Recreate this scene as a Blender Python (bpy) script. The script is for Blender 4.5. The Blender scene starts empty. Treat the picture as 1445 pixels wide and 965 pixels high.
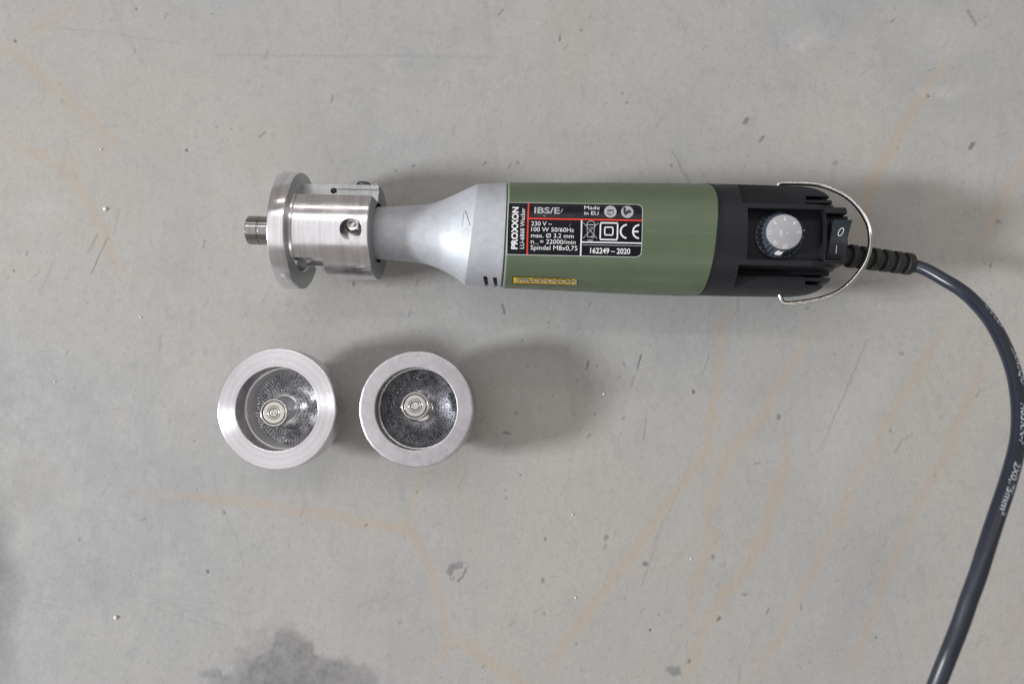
import bpy, bmesh, math, random
import numpy as np
from mathutils import Vector, Matrix, Euler
random.seed(7); rng = np.random.default_rng(7)
MM = 0.001
PI = math.pi
S = bpy.context.scene
C = S.collection

# ------------------------------------------------------------------ camera
F = 1120.0                                   # focal length in photograph pixels (1445 wide)
CAM = Vector((18.0, -19.4, 299.0))           # mm
cz = CAM.normalized(); cx = Vector((0, 1, 0)).cross(cz).normalized(); cy = cz.cross(cx)
cd = bpy.data.cameras.new('camera'); cam = bpy.data.objects.new('camera', cd); C.objects.link(cam)
m = Matrix((cx, cy, cz)).transposed().to_4x4(); m.translation = CAM * MM
cam.matrix_world = m
cd.sensor_width = 36; cd.lens = F / 1445 * 36
cd.clip_start = 0.01; cd.clip_end = 50
cd.dof.use_dof = True; cd.dof.focus_distance = 0.272; cd.dof.aperture_fstop = 12
S.camera = cam

# ------------------------------------------------------------------ world and lamps
w = bpy.data.worlds.new('World'); S.world = w; w.use_nodes = True
bg = w.node_tree.nodes['Background']
bg.inputs[0].default_value = (1.0, 0.93, 0.87, 1); bg.inputs[1].default_value = 0.30

def area(name, loc, target, sx, sy, power, col):
    d = bpy.data.lights.new(name, 'AREA'); d.shape = 'RECTANGLE'; d.size = sx; d.size_y = sy
    d.energy = power; d.color = col
    o = bpy.data.objects.new(name, d); C.objects.link(o)
    o.location = loc
    o.rotation_euler = (Vector(target) - Vector(loc)).to_track_quat('-Z', 'Y').to_euler()
    return o
area('doorway_light', (-3.0, -0.42, 1.5), (0, 0, 0), 0.5, 0.45, 130, (0.955, 0.98, 1.0))
area('streak_lamp', (-0.3, 1.25, 2.6), (-0.3, 1.1, 0), 3.0, 0.14, 11, (1.0, 0.97, 0.95))  # added strip, unseen, for reflection streaks along the metal
area('streak_lamp', (-0.3, 2.6, 2.2), (-0.3, 2.0, 0), 3.0, 0.16, 10, (1.0, 0.93, 0.90))  # another added strip for a further streak on the metal
area('skylight', (-2.0, -0.3, 2.9), (-2.0, -0.3, 0), 3.2, 4.2, 30, (0.97, 0.97, 1.0))
area('reflection_panel', (0.6, -2.6, 2.6), (0, 0, 0), 2.4, 0.7, 11, (1.0, 0.96, 0.95))  # added panel, out of view, for reflection bands on the round metal
area('rear_light', (2.6, 1.7, 2.2), (0, 0, 0), 1.0, 1.0, 10, (1.0, 0.95, 0.9))  # weak unseen area light from the upper right

S.view_settings.view_transform = 'Standard'; S.view_settings.look = 'None'
S.view_settings.exposure = 0.0; S.view_settings.gamma = 1
S.render.engine = 'CYCLES'
S.render.resolution_x = 1024; S.render.resolution_y = 683

# ------------------------------------------------------------------ measuring helpers
def ray(px, py):
    return cx * ((px - 722.5) / F) + cy * ((482.5 - py) / F) - cz
def P(px, py, z=0.0):
    r = ray(px, py); t = (z - CAM.z) / r.z
    return CAM + r * t
ZA = 20.3
a_ = P(714, 333.3, ZA); b_ = P(1100, 341.8, 19.4)
RZ = math.atan2(b_.y - a_.y, b_.x - a_.x); RY = math.radians(0.62)
TOOLM = Matrix.Translation((a_.x, a_.y, 0)) @ Matrix.Rotation(RZ, 4, 'Z') @ Matrix.Rotation(RY, 4, 'Y')
TI = TOOLM.inverted(); TR = TI.to_3x3()
CL = TI @ CAM
def L(px, py, zl=0.0):
    """point in the tool's own frame (mm, origin on its axis) at height zl above the axis"""
    r = TR @ ray(px, py); t = (zl + ZA - CL.z) / r.z
    p = CL + r * t
    return Vector((p.x, p.y, zl))
def axis_py(px): return 333.3 + (px - 714) * 0.0225
def X(px, zl=0.0): return L(px, axis_py(px), zl).x

# ------------------------------------------------------------------ node helpers
def new_mat(name):
    m = bpy.data.materials.new(name); m.use_nodes = True
    nt = m.node_tree; b = nt.nodes['Principled BSDF']
    return m, nt, b
def N(nt, typ, **kw):
    n = nt.nodes.new(typ)
    for k, v in kw.items(): setattr(n, k, v)
    return n
def mixcol(nt, fac, a, b, mode='MIX'):
    n = nt.nodes.new('ShaderNodeMix'); n.data_type = 'RGBA'; n.blend_type = mode
    for s, v in ((n.inputs[0], fac), (n.inputs[6], a), (n.inputs[7], b)):
        if isinstance(v, (int, float)): s.default_value = v
        elif isinstance(v, tuple): s.default_value = (*v, 1)
        else: nt.links.new(v, s)
    return n.outputs[2]
def mth(nt, op, a, b=None, clamp=False):
    n = nt.nodes.new('ShaderNodeMath'); n.operation = op; n.use_clamp = clamp
    for i, v in enumerate((a, b)):
        if v is None: continue
        if isinstance(v, (int, float)): n.inputs[i].default_value = v
        else: nt.links.new(v, n.inputs[i])
    return n.outputs[0]
def ramp(nt, src, lo, hi, v0=0.0, v1=1.0):
    n = nt.nodes.new('ShaderNodeMapRange'); nt.links.new(src, n.inputs[0])
    n.inputs[1].default_value = lo; n.inputs[2].default_value = hi
    n.inputs[3].default_value = v0; n.inputs[4].default_value = v1
    return n.outputs[0]
def noise(nt, vec, scale, detail=3, rough=0.55, stretch=None, dist=0.0):
    if stretch:
        mp = nt.nodes.new('ShaderNodeMapping'); mp.inputs[3].default_value = stretch
        nt.links.new(vec, mp.inputs[0]); vec = mp.outputs[0]
    n = nt.nodes.new('ShaderNodeTexNoise'); nt.links.new(vec, n.inputs['Vector'])
    n.inputs['Scale'].default_value = scale; n.inputs['Detail'].default_value = detail
    n.inputs['Roughness'].default_value = rough; n.inputs['Distortion'].default_value = dist
    return n.outputs[0]
def objco(nt): return nt.nodes.new('ShaderNodeTexCoord').outputs['Object']
def bump(nt, h, strength, dist, bev=0.0):
    n = nt.nodes.new('ShaderNodeBump'); nt.links.new(h, n.inputs['Height'])
    n.inputs['Strength'].default_value = strength; n.inputs['Distance'].default_value = dist
    if bev:
        b = nt.nodes.new('ShaderNodeBevel'); b.samples = 4; b.inputs[0].default_value = bev
        nt.links.new(b.outputs[0], n.inputs['Normal'])
    return n.outputs[0]

def plastic(name, col, rough=0.45, grain=0.1, gs=2500, bev=0.0002, spec=0.5, dust=0.0, dustcol=(0.4, 0.4, 0.38)):
    m, nt, b = new_mat(name); o = objco(nt)
    n1 = noise(nt, o, 60, 4); n2 = noise(nt, o, gs, 2)
    c = mixcol(nt, ramp(nt, n1, .3, .7), tuple(x * .93 for x in col), tuple(x * 1.06 for x in col))
    if dust:
        v = noise(nt, o, 900, 3, .6)
        c = mixcol(nt, mth(nt, 'MULTIPLY', ramp(nt, v, .66, .76), dust), c, dustcol)
    nt.links.new(c, b.inputs['Base Color'])
    nt.links.new(ramp(nt, noise(nt, o, 150, 4), .3, .7, rough - .07, rough + .07), b.inputs['Roughness'])
    b.inputs['Specular IOR Level'].default_value = spec
    nt.links.new(bump(nt, n2, grain, .0001, bev), b.inputs['Normal'])
    return m
def metal(name, col, rough, kind='plain', aniso=0.0, strength=.12, dark=None, rvar=.08, bev=.00015, pits=0.0, metallic=1.0):
    """kind: 'x' = turned about the X axis, 'z' = turned about the Z axis, 'rough' = cast or worn"""
    m, nt, b = new_mat(name); o = objco(nt)
    b.inputs['Metallic'].default_value = metallic
    if kind == 'x':
        h = noise(nt, o, 1, 3, .7, (3500, 60, 60)); h2 = noise(nt, o, 1, 3, .6, (700, 30, 30))
    elif kind == 'z':
        sep = N(nt, 'ShaderNodeSeparateXYZ'); nt.links.new(o, sep.inputs[0])
        r = mth(nt, 'SQRT', mth(nt, 'ADD', mth(nt, 'MULTIPLY', sep.outputs[0], sep.outputs[0]), mth(nt, 'MULTIPLY', sep.outputs[1], sep.outputs[1])))
        cmb = N(nt, 'ShaderNodeCombineXYZ'); nt.links.new(r, cmb.inputs[0]); nt.links.new(sep.outputs[2], cmb.inputs[2])
        h = noise(nt, cmb.outputs[0], 4500, 3, .7); h2 = noise(nt, cmb.outputs[0], 900, 3, .6)
    else:
        h = noise(nt, o, 1600, 4, .6); h2 = noise(nt, o, 350, 4, .6)
    blot = noise(nt, o, 110, 4, .65)
    d = dark or tuple(x * .8 for x in col)
    c = mixcol(nt, ramp(nt, h2, .3, .7), d, col)
    c = mixcol(nt, ramp(nt, blot, .45, .75, 0, .16), c, tuple(x * .7 for x in col))
    if pits:
        pv = noise(nt, o, 700, 2, .5)
        c = mixcol(nt, ramp(nt, pv, .70, .78, 0, pits), c, (.04, .04, .04))
    nt.links.new(c, b.inputs['Base Color'])
    nt.links.new(ramp(nt, blot, .3, .7, rough - rvar, rough + rvar), b.inputs['Roughness'])
    if aniso:
        b.inputs['Anisotropic'].default_value = aniso
        t = N(nt, 'ShaderNodeTangent', direction_type='RADIAL', axis='X' if kind == 'x' else 'Z')
        nt.links.new(t.outputs[0], b.inputs['Tangent'])
        if kind == 'z': b.inputs['Anisotropic Rotation'].default_value = .25
    hh = mth(nt, 'ADD', h, mth(nt, 'MULTIPLY', h2, .6))
    nt.links.new(bump(nt, hh, strength, .0001, bev), b.inputs['Normal'])
    return m
M = {}
M['alu'] = metal('turned_aluminium', (.86, .85, .88), .18, 'x', .4, .09, pits=.12)
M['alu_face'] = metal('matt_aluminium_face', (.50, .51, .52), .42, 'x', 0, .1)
M['alu_z'] = metal('face_turned_aluminium', (.74, .72, .75), .24, 'z', .85, .14)
M['alu_worn'] = metal('worn_cast_aluminium', (.58, .56, .59), .40, 'rough', 0, .30, pits=.5)
M['bore'] = metal('bored_aluminium', (.90, .90, .92), .42, 'z', .3, .12, metallic=.5)
M['bore_worn'] = metal('bored_worn_aluminium', (.66, .68, .70), .33, 'rough', 0, .15)
M['steel_x'] = metal('bright_steel', (.36, .345, .345), .17, 'x', .3, .05)
M['steel'] = metal('polished_steel', (.72, .70, .68), .14, 'plain', 0, .03, rvar=.04)
M['race'] = metal('bearing_race_steel', (.70, .68, .66), .22, 'z', .3, .04)
M['shield'] = metal('bearing_shield', (.60, .58, .52), .42, 'z', 0, .04)
M['dark_steel'] = metal('dark_steel', (.16, .16, .17), .35, 'z', 0, .1)
M['abrasive'] = metal('abrasive_steel', (.78, .78, .81), .33, 'rough', 0, .3, dark=(.30, .30, .32), bev=0)
M['abrasive_dark'] = metal('dull_abrasive_steel', (.34, .345, .37), .36, 'rough', 0, .4, dark=(.16, .16, .17), bev=0)
M['teeth'] = metal('abrasive_teeth_steel', (.90, .90, .93), .30, 'rough', 0, .1, dark=(.5, .5, .52), bev=0)
M['teeth_dark'] = metal('dull_teeth_steel', (.66, .67, .72), .30, 'rough', 0, .1, dark=(.25, .25, .27), bev=0)
M['pit'] = plastic('pit_black', (.012, .012, .012), .6, bev=0)  # plain black for the pits between teeth
M['nose'] = metal('satin_silver_paint', (.50, .52, .56), .55, 'plain', 0, .22, dark=(.42, .44, .48), rvar=.04, metallic=.4)
M['green'] = plastic('olive_green_plastic', (.089, .119, .071), .38, .22, gs=1300, dust=.2, dustcol=(.2, .23, .18))
M['green_lip'] = plastic('pale_green_edge', (.20, .27, .19), .4)
M['black'] = plastic('black_plastic', (.013, .013, .018), .47, .18, spec=.3, dust=.2, dustcol=(.12, .12, .12))
M['black_dull'] = plastic('black_rubber', (.015, .016, .016), .6, .2, dust=.2, dustcol=(.1, .1, .1))
M['dial'] = plastic('dusty_dial_plastic', (.050, .060, .082), .38, .4, dust=.9, dustcol=(.35, .38, .42))
M['dialcap'] = metal('dial_cap_foil', (.44, .45, .48), .45, 'plain', 0, .05, dark=(.41, .42, .45), metallic=.5)
M['switch'] = plastic('switch_plastic', (.020, .026, .032), .33, .08, dust=.2, dustcol=(.2, .2, .2))
M['sticker'] = plastic('black_label_film', (.007, .007, .011), .25, .03, bev=0, spec=.22, dust=.2, dustcol=(.12, .12, .12))
M['silver_edge'] = plastic('label_edge', (.50, .52, .50), .5, bev=0)
M['white'] = plastic('white_print', (.74, .75, .77), .45, bev=0)
M['greyprint'] = plastic('grey_print', (.38, .39, .42), .42, bev=0)
M['red'] = plastic('red_print', (.72, .035, .012), .4, bev=0)
M['yellow'] = plastic('yellow_enamel', (.72, .47, .008), .35, .04, bev=0)
M['ink'] = plastic('black_print', (.012, .012, .012), .4, bev=0)
M['cable'] = plastic('cable_rubber', (.018, .021, .034), .34, .1, dust=.15, dustcol=(.1, .1, .12), bev=0)
M['cable_print'] = plastic('cable_print', (.42, .46, .54), .5, bev=0)
M['whitepaint'] = plastic('white_paint', (.75, .76, .76), .4)
M['void'] = plastic('black_void', (.004, .004, 0), .8, bev=0)
M['gasket'] = plastic('grey_gasket', (.10, .10, .09), .6)
M['crumb'] = plastic('white_crumb', (.80, .80, .78), .55, bev=0)
M['grit'] = plastic('dark_grit', (.05, .05, .05), .7, bev=0)

# ------------------------------------------------------------------ object helpers
def obj(name, verts, faces, mat, parent=None, off=(0, 0, 0), smooth=True, angle=35, loc=None, mats=None, mi=None):
    me = bpy.data.meshes.new(name)
    o3 = Vector(off)
    me.from_pydata([tuple((Vector(v) + o3) * MM) for v in verts], [], faces)
    me.validate(); me.update()
    if smooth:
        me.shade_smooth(); me.set_sharp_from_angle(angle=math.radians(angle))
    me.materials.append(mat)
    for m_ in (mats or []): me.materials.append(m_)
    if mi is not None: me.polygons.foreach_set('material_index', mi)
    o = bpy.data.objects.new(name, me); C.objects.link(o)
    if parent: o.parent = parent
    if loc is not None: o.location = Vector(loc) * MM
    return o
def tag(o, label=None, cat=None, group=None, kind=None):
    if label: o['label'] = label
    if cat: o['category'] = cat
    if group: o['group'] = group
    if kind: o['kind'] = kind
    return o
def rings(rs, close_ends=(True, True)):
    """rs: list of rings (lists of vectors of equal length) -> verts, faces"""
    n = len(rs[0]); v = [p for r in rs for p in r]; f = []
    for i in range(len(rs) - 1):
        for j in range(n):
            k = (j + 1) % n
            f.append((i * n + j, i * n + k, (i + 1) * n + k, (i + 1) * n + j))
    if close_ends[0]: f.append(tuple(range(n))[::-1])
    if close_ends[1]: f.append(tuple(range((len(rs) - 1) * n, len(rs) * n)))
    return v, f
def lathe(profile, seg=96, axis='z', origin=(0, 0, 0), closed=False, wob=None):
    """profile [(r, h)]; a radius of 0 closes with a fan-like tiny ring"""
    o = Vector(origin); rs = []
    for r, h in profile:
        ring = []
        for j in range(seg):
            a = 2 * PI * j / seg
            rr = max(r, 1e-3)
            if wob: rr += wob(a, r, h)
            if axis == 'z': ring.append(o + Vector((rr * math.cos(a), rr * math.sin(a), h)))
            elif axis == 'x': ring.append(o + Vector((h, rr * math.cos(a), rr * math.sin(a))))
            else: ring.append(o + Vector((rr * math.sin(a), h, rr * math.cos(a))))
        rs.append(ring)
    if closed: rs.append(rs[0])
    return rings(rs, (not closed, not closed))
def box(x0, x1, y0, y1, z0, z1):
    v = [(x, y, z) for x in (x0, x1) for y in (y0, y1) for z in (z0, z1)]
    f = [(0, 1, 3, 2), (4, 6, 7, 5), (0, 4, 5, 1), (2, 3, 7, 6), (0, 2, 6, 4), (1, 5, 7, 3)]
    return v, f
def join(*parts):
    V, Fc = [], []
    for v, f in parts:
        o = len(V); V += list(v); Fc += [tuple(i + o for i in q) for q in f]
    return V, Fc
def recalc(o):
    bm = bmesh.new(); bm.from_mesh(o.data); bmesh.ops.recalc_face_normals(bm, faces=bm.faces); bm.to_mesh(o.data); bm.free()
def boolean(o, cutters, angle=35, op='DIFFERENCE'):
    recalc(o); tmp = []
    for v, f in cutters:
        c = obj('cutter', v, f, M['void'], o.parent, off=OFF, smooth=False); recalc(c); tmp.append(c)
        md = o.modifiers.new('b', 'BOOLEAN'); md.operation = op; md.solver = 'EXACT'; md.object = c
    bpy.context.view_layer.update()
    dg = bpy.context.evaluated_depsgraph_get()
    me = bpy.data.meshes.new_from_object(o.evaluated_get(dg))
    o.modifiers.clear(); nm = o.data.name; old = o.data; o.data = me; bpy.data.meshes.remove(old); me.name = nm
    me.shade_smooth(); me.set_sharp_from_angle(angle=math.radians(angle))
    for c in tmp: bpy.data.objects.remove(c)
    return o
def tube(points, r, seg=16, cap=True, rfun=None):
    pts = [Vector(p) for p in points]; rs = []; up = Vector((0, 0, 1)); frames = []
    for i, p in enumerate(pts):
        t = (pts[min(i + 1, len(pts) - 1)] - pts[max(i - 1, 0)]).normalized()
        side = t.cross(up)
        if side.length < .2: side = frames[-1][1] if frames else Vector((1, 0, 0))
        side = (side - t * side.dot(t)).normalized(); u = side.cross(t).normalized()
        frames.append((t, side, u))
        rr = rfun(i) if rfun else r
        rs.append([p + side * (rr * math.cos(2 * PI * j / seg)) + u * (rr * math.sin(2 * PI * j / seg)) for j in range(seg)])
    v, f = rings(rs, (cap, cap))
    return v, f, frames
def catmull(pts, n=8):
    pts = [Vector(p) for p in pts]; P_ = [pts[0] * 2 - pts[1]] + pts + [pts[-1] * 2 - pts[-2]]; out = []
    for i in range(1, len(P_) - 2):
        a, b, c, d = P_[i - 1:i + 3]
        for k in range(n):
            t = k / n
            out.append(.5 * ((2 * b) + (c - a) * t + (2 * a - 5 * b + 4 * c - d) * t * t + (3 * b - a - 3 * c + d) * t ** 3))
    out.append(pts[-1]); return out
def interp(xs, ys, x):
    return float(np.interp(x, xs, ys))

# text to flat mesh (mm): cap height and total width given
_cap = None
def text2d(s, cap, width=None, bold=0.0, spacing=1.0):
    global _cap
    def mk(t):
        cu = bpy.data.curves.new('t', 'FONT'); cu.body = t; cu.size = 1; cu.offset = bold; cu.resolution_u = 3; cu.space_character = spacing
        o = bpy.data.objects.new('t', cu); C.objects.link(o); bpy.context.view_layer.update()
        me = bpy.data.meshes.new_from_object(o.evaluated_get(bpy.context.evaluated_depsgraph_get()))
        v = [(p.co.x, p.co.y) for p in me.vertices]; f = [tuple(p.vertices) for p in me.polygons]
        bpy.data.objects.remove(o); bpy.data.curves.remove(cu); bpy.data.meshes.remove(me)
        return v, f
    if _cap is None:
        v, _ = mk('H'); _cap = max(p[1] for p in v)
    v, f = mk(s); x0 = min(p[0] for p in v); x1 = max(p[0] for p in v)
    sy = cap / _cap; sx = (width / (x1 - x0)) if width else sy
    return [((p[0] - x0) * sx, p[1] * sy) for p in v], f
def stroke(pts, wd):
    """flat polyline band, 2D"""
    V, Fc = [], []
    for (ax, ay), (bx, by) in zip(pts[:-1], pts[1:]):
        d = math.hypot(bx - ax, by - ay); n_ = max(1, int(d / 1.2)); nx, ny = -(by - ay) / d * wd / 2, (bx - ax) / d * wd / 2
        for k in range(n_):
            t0, t1 = k / n_, (k + 1) / n_; o = len(V)
            V += [(ax + (bx - ax) * t0 + nx, ay + (by - ay) * t0 + ny), (ax + (bx - ax) * t0 - nx, ay + (by - ay) * t0 - ny),
                  (ax + (bx - ax) * t1 - nx, ay + (by - ay) * t1 - ny), (ax + (bx - ax) * t1 + nx, ay + (by - ay) * t1 + ny)]
            Fc.append((o, o + 1, o + 2, o + 3))
    return V, Fc
def arc(cx_, cy_, r, a0, a1, n=20): return [(cx_ + r * math.cos(math.radians(a0 + (a1 - a0) * i / n)), cy_ + r * math.sin(math.radians(a0 + (a1 - a0) * i / n))) for i in range(n + 1)]

# ------------------------------------------------------------------ floor
def floor():
    x = np.concatenate([-np.geomspace(3000, 225, 26), np.arange(-222, 222.01, .42), np.geomspace(225, 3000, 26)])
    y = np.concatenate([-np.geomspace(3000, 155, 26), np.arange(-152, 152.01, .42), np.geomspace(155, 3000, 26)])
    nx, ny = len(x), len(y)
    Xg, Yg = np.meshgrid(x, y); co = np.zeros((ny, nx, 3), np.float32); co[..., 0] = Xg; co[..., 1] = Yg
    # value noise used to roughen the outlines of the marks
    def vn(scale, seed):
        r = np.random.default_rng(seed); g = r.random((160, 160)); u = (Xg / scale + 500.3) % 158; v = (Yg / scale + 500.7) % 158
        i = u.astype(int); j = v.astype(int); fu = u - i; fv = v - j; fu = fu * fu * (3 - 2 * fu); fv = fv * fv * (3 - 2 * fv)
        return (g[j, i] * (1 - fu) + g[j, i + 1] * fu) * (1 - fv) + (g[j + 1, i] * (1 - fu) + g[j + 1, i + 1] * fu) * fv
    n1, n2, n3 = vn(9, 1), vn(3, 2), vn(1.1, 3)
    wx = (vn(11, 4) - .5) * 2.6 + (vn(2.2, 6) - .5) * 1.5 + (vn(.9, 8) - .5) * .8; wy = (vn(11, 5) - .5) * 2.6 + (vn(2.2, 7) - .5) * 1.5 + (vn(.9, 9) - .5) * .8
    def seg(pts, warp=1.0):
        d = np.full(Xg.shape, 1e3); tt = np.zeros(Xg.shape); n = len(pts) - 1
        for k in range(n):
            a = P(*pts[k]); b = P(*pts[k + 1]); ax, ay, bx, by = a.x, a.y, b.x, b.y
            px_, py_ = Xg + wx * warp - ax, Yg + wy * warp - ay; l2 = (bx - ax) ** 2 + (by - ay) ** 2
            t = np.clip((px_ * (bx - ax) + py_ * (by - ay)) / l2, 0, 1)
            q = np.hypot(px_ - t * (bx - ax), py_ - t * (by - ay)); mk = q < d
            d = np.where(mk, q, d); tt = np.where(mk, (k + t) / n, tt)
        return d, tt
    rust = np.zeros(Xg.shape)
    veins = [([(190, 692), (300, 705), (480, 728), (575, 745), (600, 790), (620, 850), (635, 895), (600, 965)], 2.3, .8),
             ([(635, 895), (690, 930), (745, 970)], 2.4, .9), ([(575, 745), (588, 700), (597, 660)], 2.0, .6), ([(640, 640), (650, 700), (675, 790)], 4, .3),
             ([(1020, 430), (1015, 480), (1010, 560), (1000, 640), (955, 690), (900, 770), (840, 850), (800, 900), (758, 970)], 2.6, .85),
             ([(1160, 440), (1120, 510), (1075, 590), (1030, 650), (1005, 700), (1000, 760), (985, 830), (968, 910)], 2.7, .75),
             ([(1105, 600), (1110, 660), (1090, 720), (1060, 790), (1020, 850), (985, 910), (960, 970)], 2.4, .85),
             ([(1345, 430), (1290, 540), (1245, 610), (1200, 690), (1160, 780), (1110, 870), (1060, 965)], 2.3, .75),
             ([(1400, 500), (1370, 560), (1330, 640), (1290, 720), (1250, 810), (1215, 900), (1190, 970)], 2.4, .65),
             ([(1337, 65), (1300, 140), (1268, 190), (1240, 230), (1225, 280), (1208, 350)], 2.5, .95),
             ([(1450, 205), (1420, 280), (1385, 335)], 2.6, .7), ([(1150, 90), (1180, 130), (1200, 200), (1225, 240)], 3, .25),
             ([(-10, 60), (60, 110), (110, 155), (150, 190), (172, 196)], 2.6, .75), ([(172, 190), (130, 225)], 2, .5),
             ([(-10, 190), (60, 220), (95, 240), (115, 275), (140, 320), (152, 355), (185, 395)], 2.5, .75), ([(35, 55), (70, 28), (110, 0)], 3, .5),
             ([(820, -5), (805, 60), (800, 140)], 8, .28), ([(330, 200), (420, 185), (380, 215)], 6, .2), ([(120, 190), (100, 240)], 4, .4),
             ([(1450, 830), (1425, 900), (1395, 970)], 3, .45), ([(0, 20), (15, 10)], 3, 0.0), ([(1280, 960), (1300, 880), (1320, 820)], 4, .2)]
    for pts, wd, st in veins:
        d, t = seg(pts); wd *= .92
        fade = np.clip(np.minimum(t, 1 - t) * 7 + .25, 0, 1)
        rust = np.maximum(rust, 1.25 * st * fade * np.exp(-(d / wd) ** 2 * (.6 + .6 * n1)) * (.7 + .3 * n2) * (.85 + .2 * n3))
    dark = np.zeros(Xg.shape)
    # oil-damp patch at the bottom, stained left border with vignette painted in, faint patches
    def blob(cx_, cy_, rx, ry, soft, st, rag):
        c = P(cx_, cy_); q = np.hypot((Xg + wx * rag - c.x) / (rx / 3.73), (Yg + wy * rag - c.y) / (ry / 3.73)) + (n1 - .5) * .35 * rag + (n2 - .5) * .18 * rag
        return st * np.clip((1 - q) / soft, 0, 1) * (.62 + .35 * n2 + .25 * n3)
    for b in ((395, 958, 84, 66, .35, .72, 1.6), (470, 980, 64, 60, .4, .66, 1.6), (300, 950, 42, 12, .45, .55, 1.8), (372, 925, 74, 40, .6, .4, 1.8), (320, 965, 40, 25, .5, .5, 1.8),
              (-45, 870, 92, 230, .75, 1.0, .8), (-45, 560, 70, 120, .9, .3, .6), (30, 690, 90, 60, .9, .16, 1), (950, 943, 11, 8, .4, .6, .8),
              (865, 550, 60, 25, .9, .10, 1), (1240, 790, 60, 90, .9, .10, 1), (250, 380, 60, 50, .9, .10, 1), (130, 810, 120, 60, 1., .10, 1),
              (600, 252, 120, 10, .9, .12, .6), (1180, 560, 40, 30, .8, .0, 1)):  # long flat blob paints the tool's shadow above the nose
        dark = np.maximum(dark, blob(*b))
    # hairline scratches
    for pts, wd, st in [([(90, 40), (180, 52), (255, 62)], .28, .30), ([(300, 78), (420, 80), (560, 80)], .5, .22), ([(560, 80), (700, 82)], .8, .10),
                        ([(1226, 478), (1195, 545), (1160, 632)], .3, .45), ([(152, 335), (128, 387)], .35, .5), ([(137, 332), (126, 356)], .6, .3),
                        ([(180, 140), (145, 180), (60, 210)], .3, .15), ([(168, 295), (160, 330)], .4, .2), ([(77, 365), (58, 410)], .4, .2),
                        ([(935, 735), (905, 825)], .4, .22), ([(978, 640), (945, 720), (915, 800)], .25, .22), ([(300, 665), (310, 715), (338, 765), (345, 800)], .4, .16),
                        ([(200, 850), (330, 895), (370, 905)], .35, .2), ([(215, 838), (300, 850), (355, 870)], .3, .18), ([(195, 832), (320, 885)], .25, .15), ([(0, 838), (100, 860)], .35, .18),
                        ([(708, 430), (711, 443)], .35, .9), ([(829, 508), (828, 519)], .35, .8), ([(880, 512), (883, 520)], .3, .5), ([(896, 530), (890, 546)], .5, .35),
                        ([(712, 609), (721, 611)], .45, .8), ([(1372, 203), (1368, 210)], .7, 1), ([(1076, 193), (1072, 199)], .5, .8), ([(1054, 168), (1052, 173)], .8, .8),
                        ([(711, 14), (704, 22)], .4, .7), ([(790, 50), (790, 59)], .4, .7), ([(1262, 26), (1257, 32)], .4, .5), ([(1366, 15), (1377, 35)], .7, .45),
                        ([(498, 398), (499, 403)], .4, .9), ([(1000, 500), (990, 530)], .25, .4), ([(905, 500), (900, 520)], .35, .7), ([(912, 590), (908, 620)], .3, .3),
                        ([(948, 213), (960, 232)], .3, .45), ([(958, 232), (973, 258)], .35, .35), ([(316, 722), (318, 725)], .4, .7),
                        ([(634, 807), (638, 800), (650, 797)], 1.3, .7), ([(654, 810), (658, 805), (659, 800)], .5, .9), ([(634, 806), (637, 818)], .35, .5),
                        ([(640, 818), (640, 812)], .3, .5), ([(646, 819), (653, 813)], .4, .8), ([(658, 793), (664, 799)], .35, .3), ([(378, 75), (374, 82)], 1.0, .25)]:
        d, t = seg(pts, .25)
        dark = np.maximum(dark, (.8 if len(pts) > 2 and wd < .55 else 1.25) * st * np.clip(1.4 - (d / wd) ** 2 * (.5 + n3), 0, 1) * (.55 + .6 * n3))
    # short random scuffs, mostly along one trowel direction
    for k in range(170):
        px_, py_ = rng.uniform(0, 1445), rng.uniform(0, 965); an = math.radians(rng.normal(62, 22)); ln_ = rng.uniform(3, 26); st = rng.uniform(.15, .75) * (1 if ln_ < 12 else .4); wd = rng.uniform(.2, .5)
        a = P(px_, py_); dx_, dy_ = math.cos(an) * ln_ / 3.73, math.sin(an) * ln_ / 3.73
        j0, j1 = np.searchsorted(y, [a.y - 8, a.y + 8]); i0, i1 = np.searchsorted(x, [a.x - 8, a.x + 8]); sl = (slice(j0, j1), slice(i0, i1))
        qx, qy = Xg[sl] + wx[sl] * .2 - a.x, Yg[sl] + wy[sl] * .2 - a.y
        tt_ = np.clip((qx * dx_ + qy * dy_) / (dx_ ** 2 + dy_ ** 2), 0, 1); dd = np.hypot(qx - tt_ * dx_, qy - tt_ * dy_)
        dark[sl] = np.maximum(dark[sl], st * np.clip(1.4 - (dd / wd) ** 2 * (.5 + n3[sl]), 0, 1) * (.3 + n3[sl]))
    depth = np.zeros(Xg.shape)
    inner = (np.abs(Xg) < 215) & (np.abs(Yg) < 148)
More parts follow.
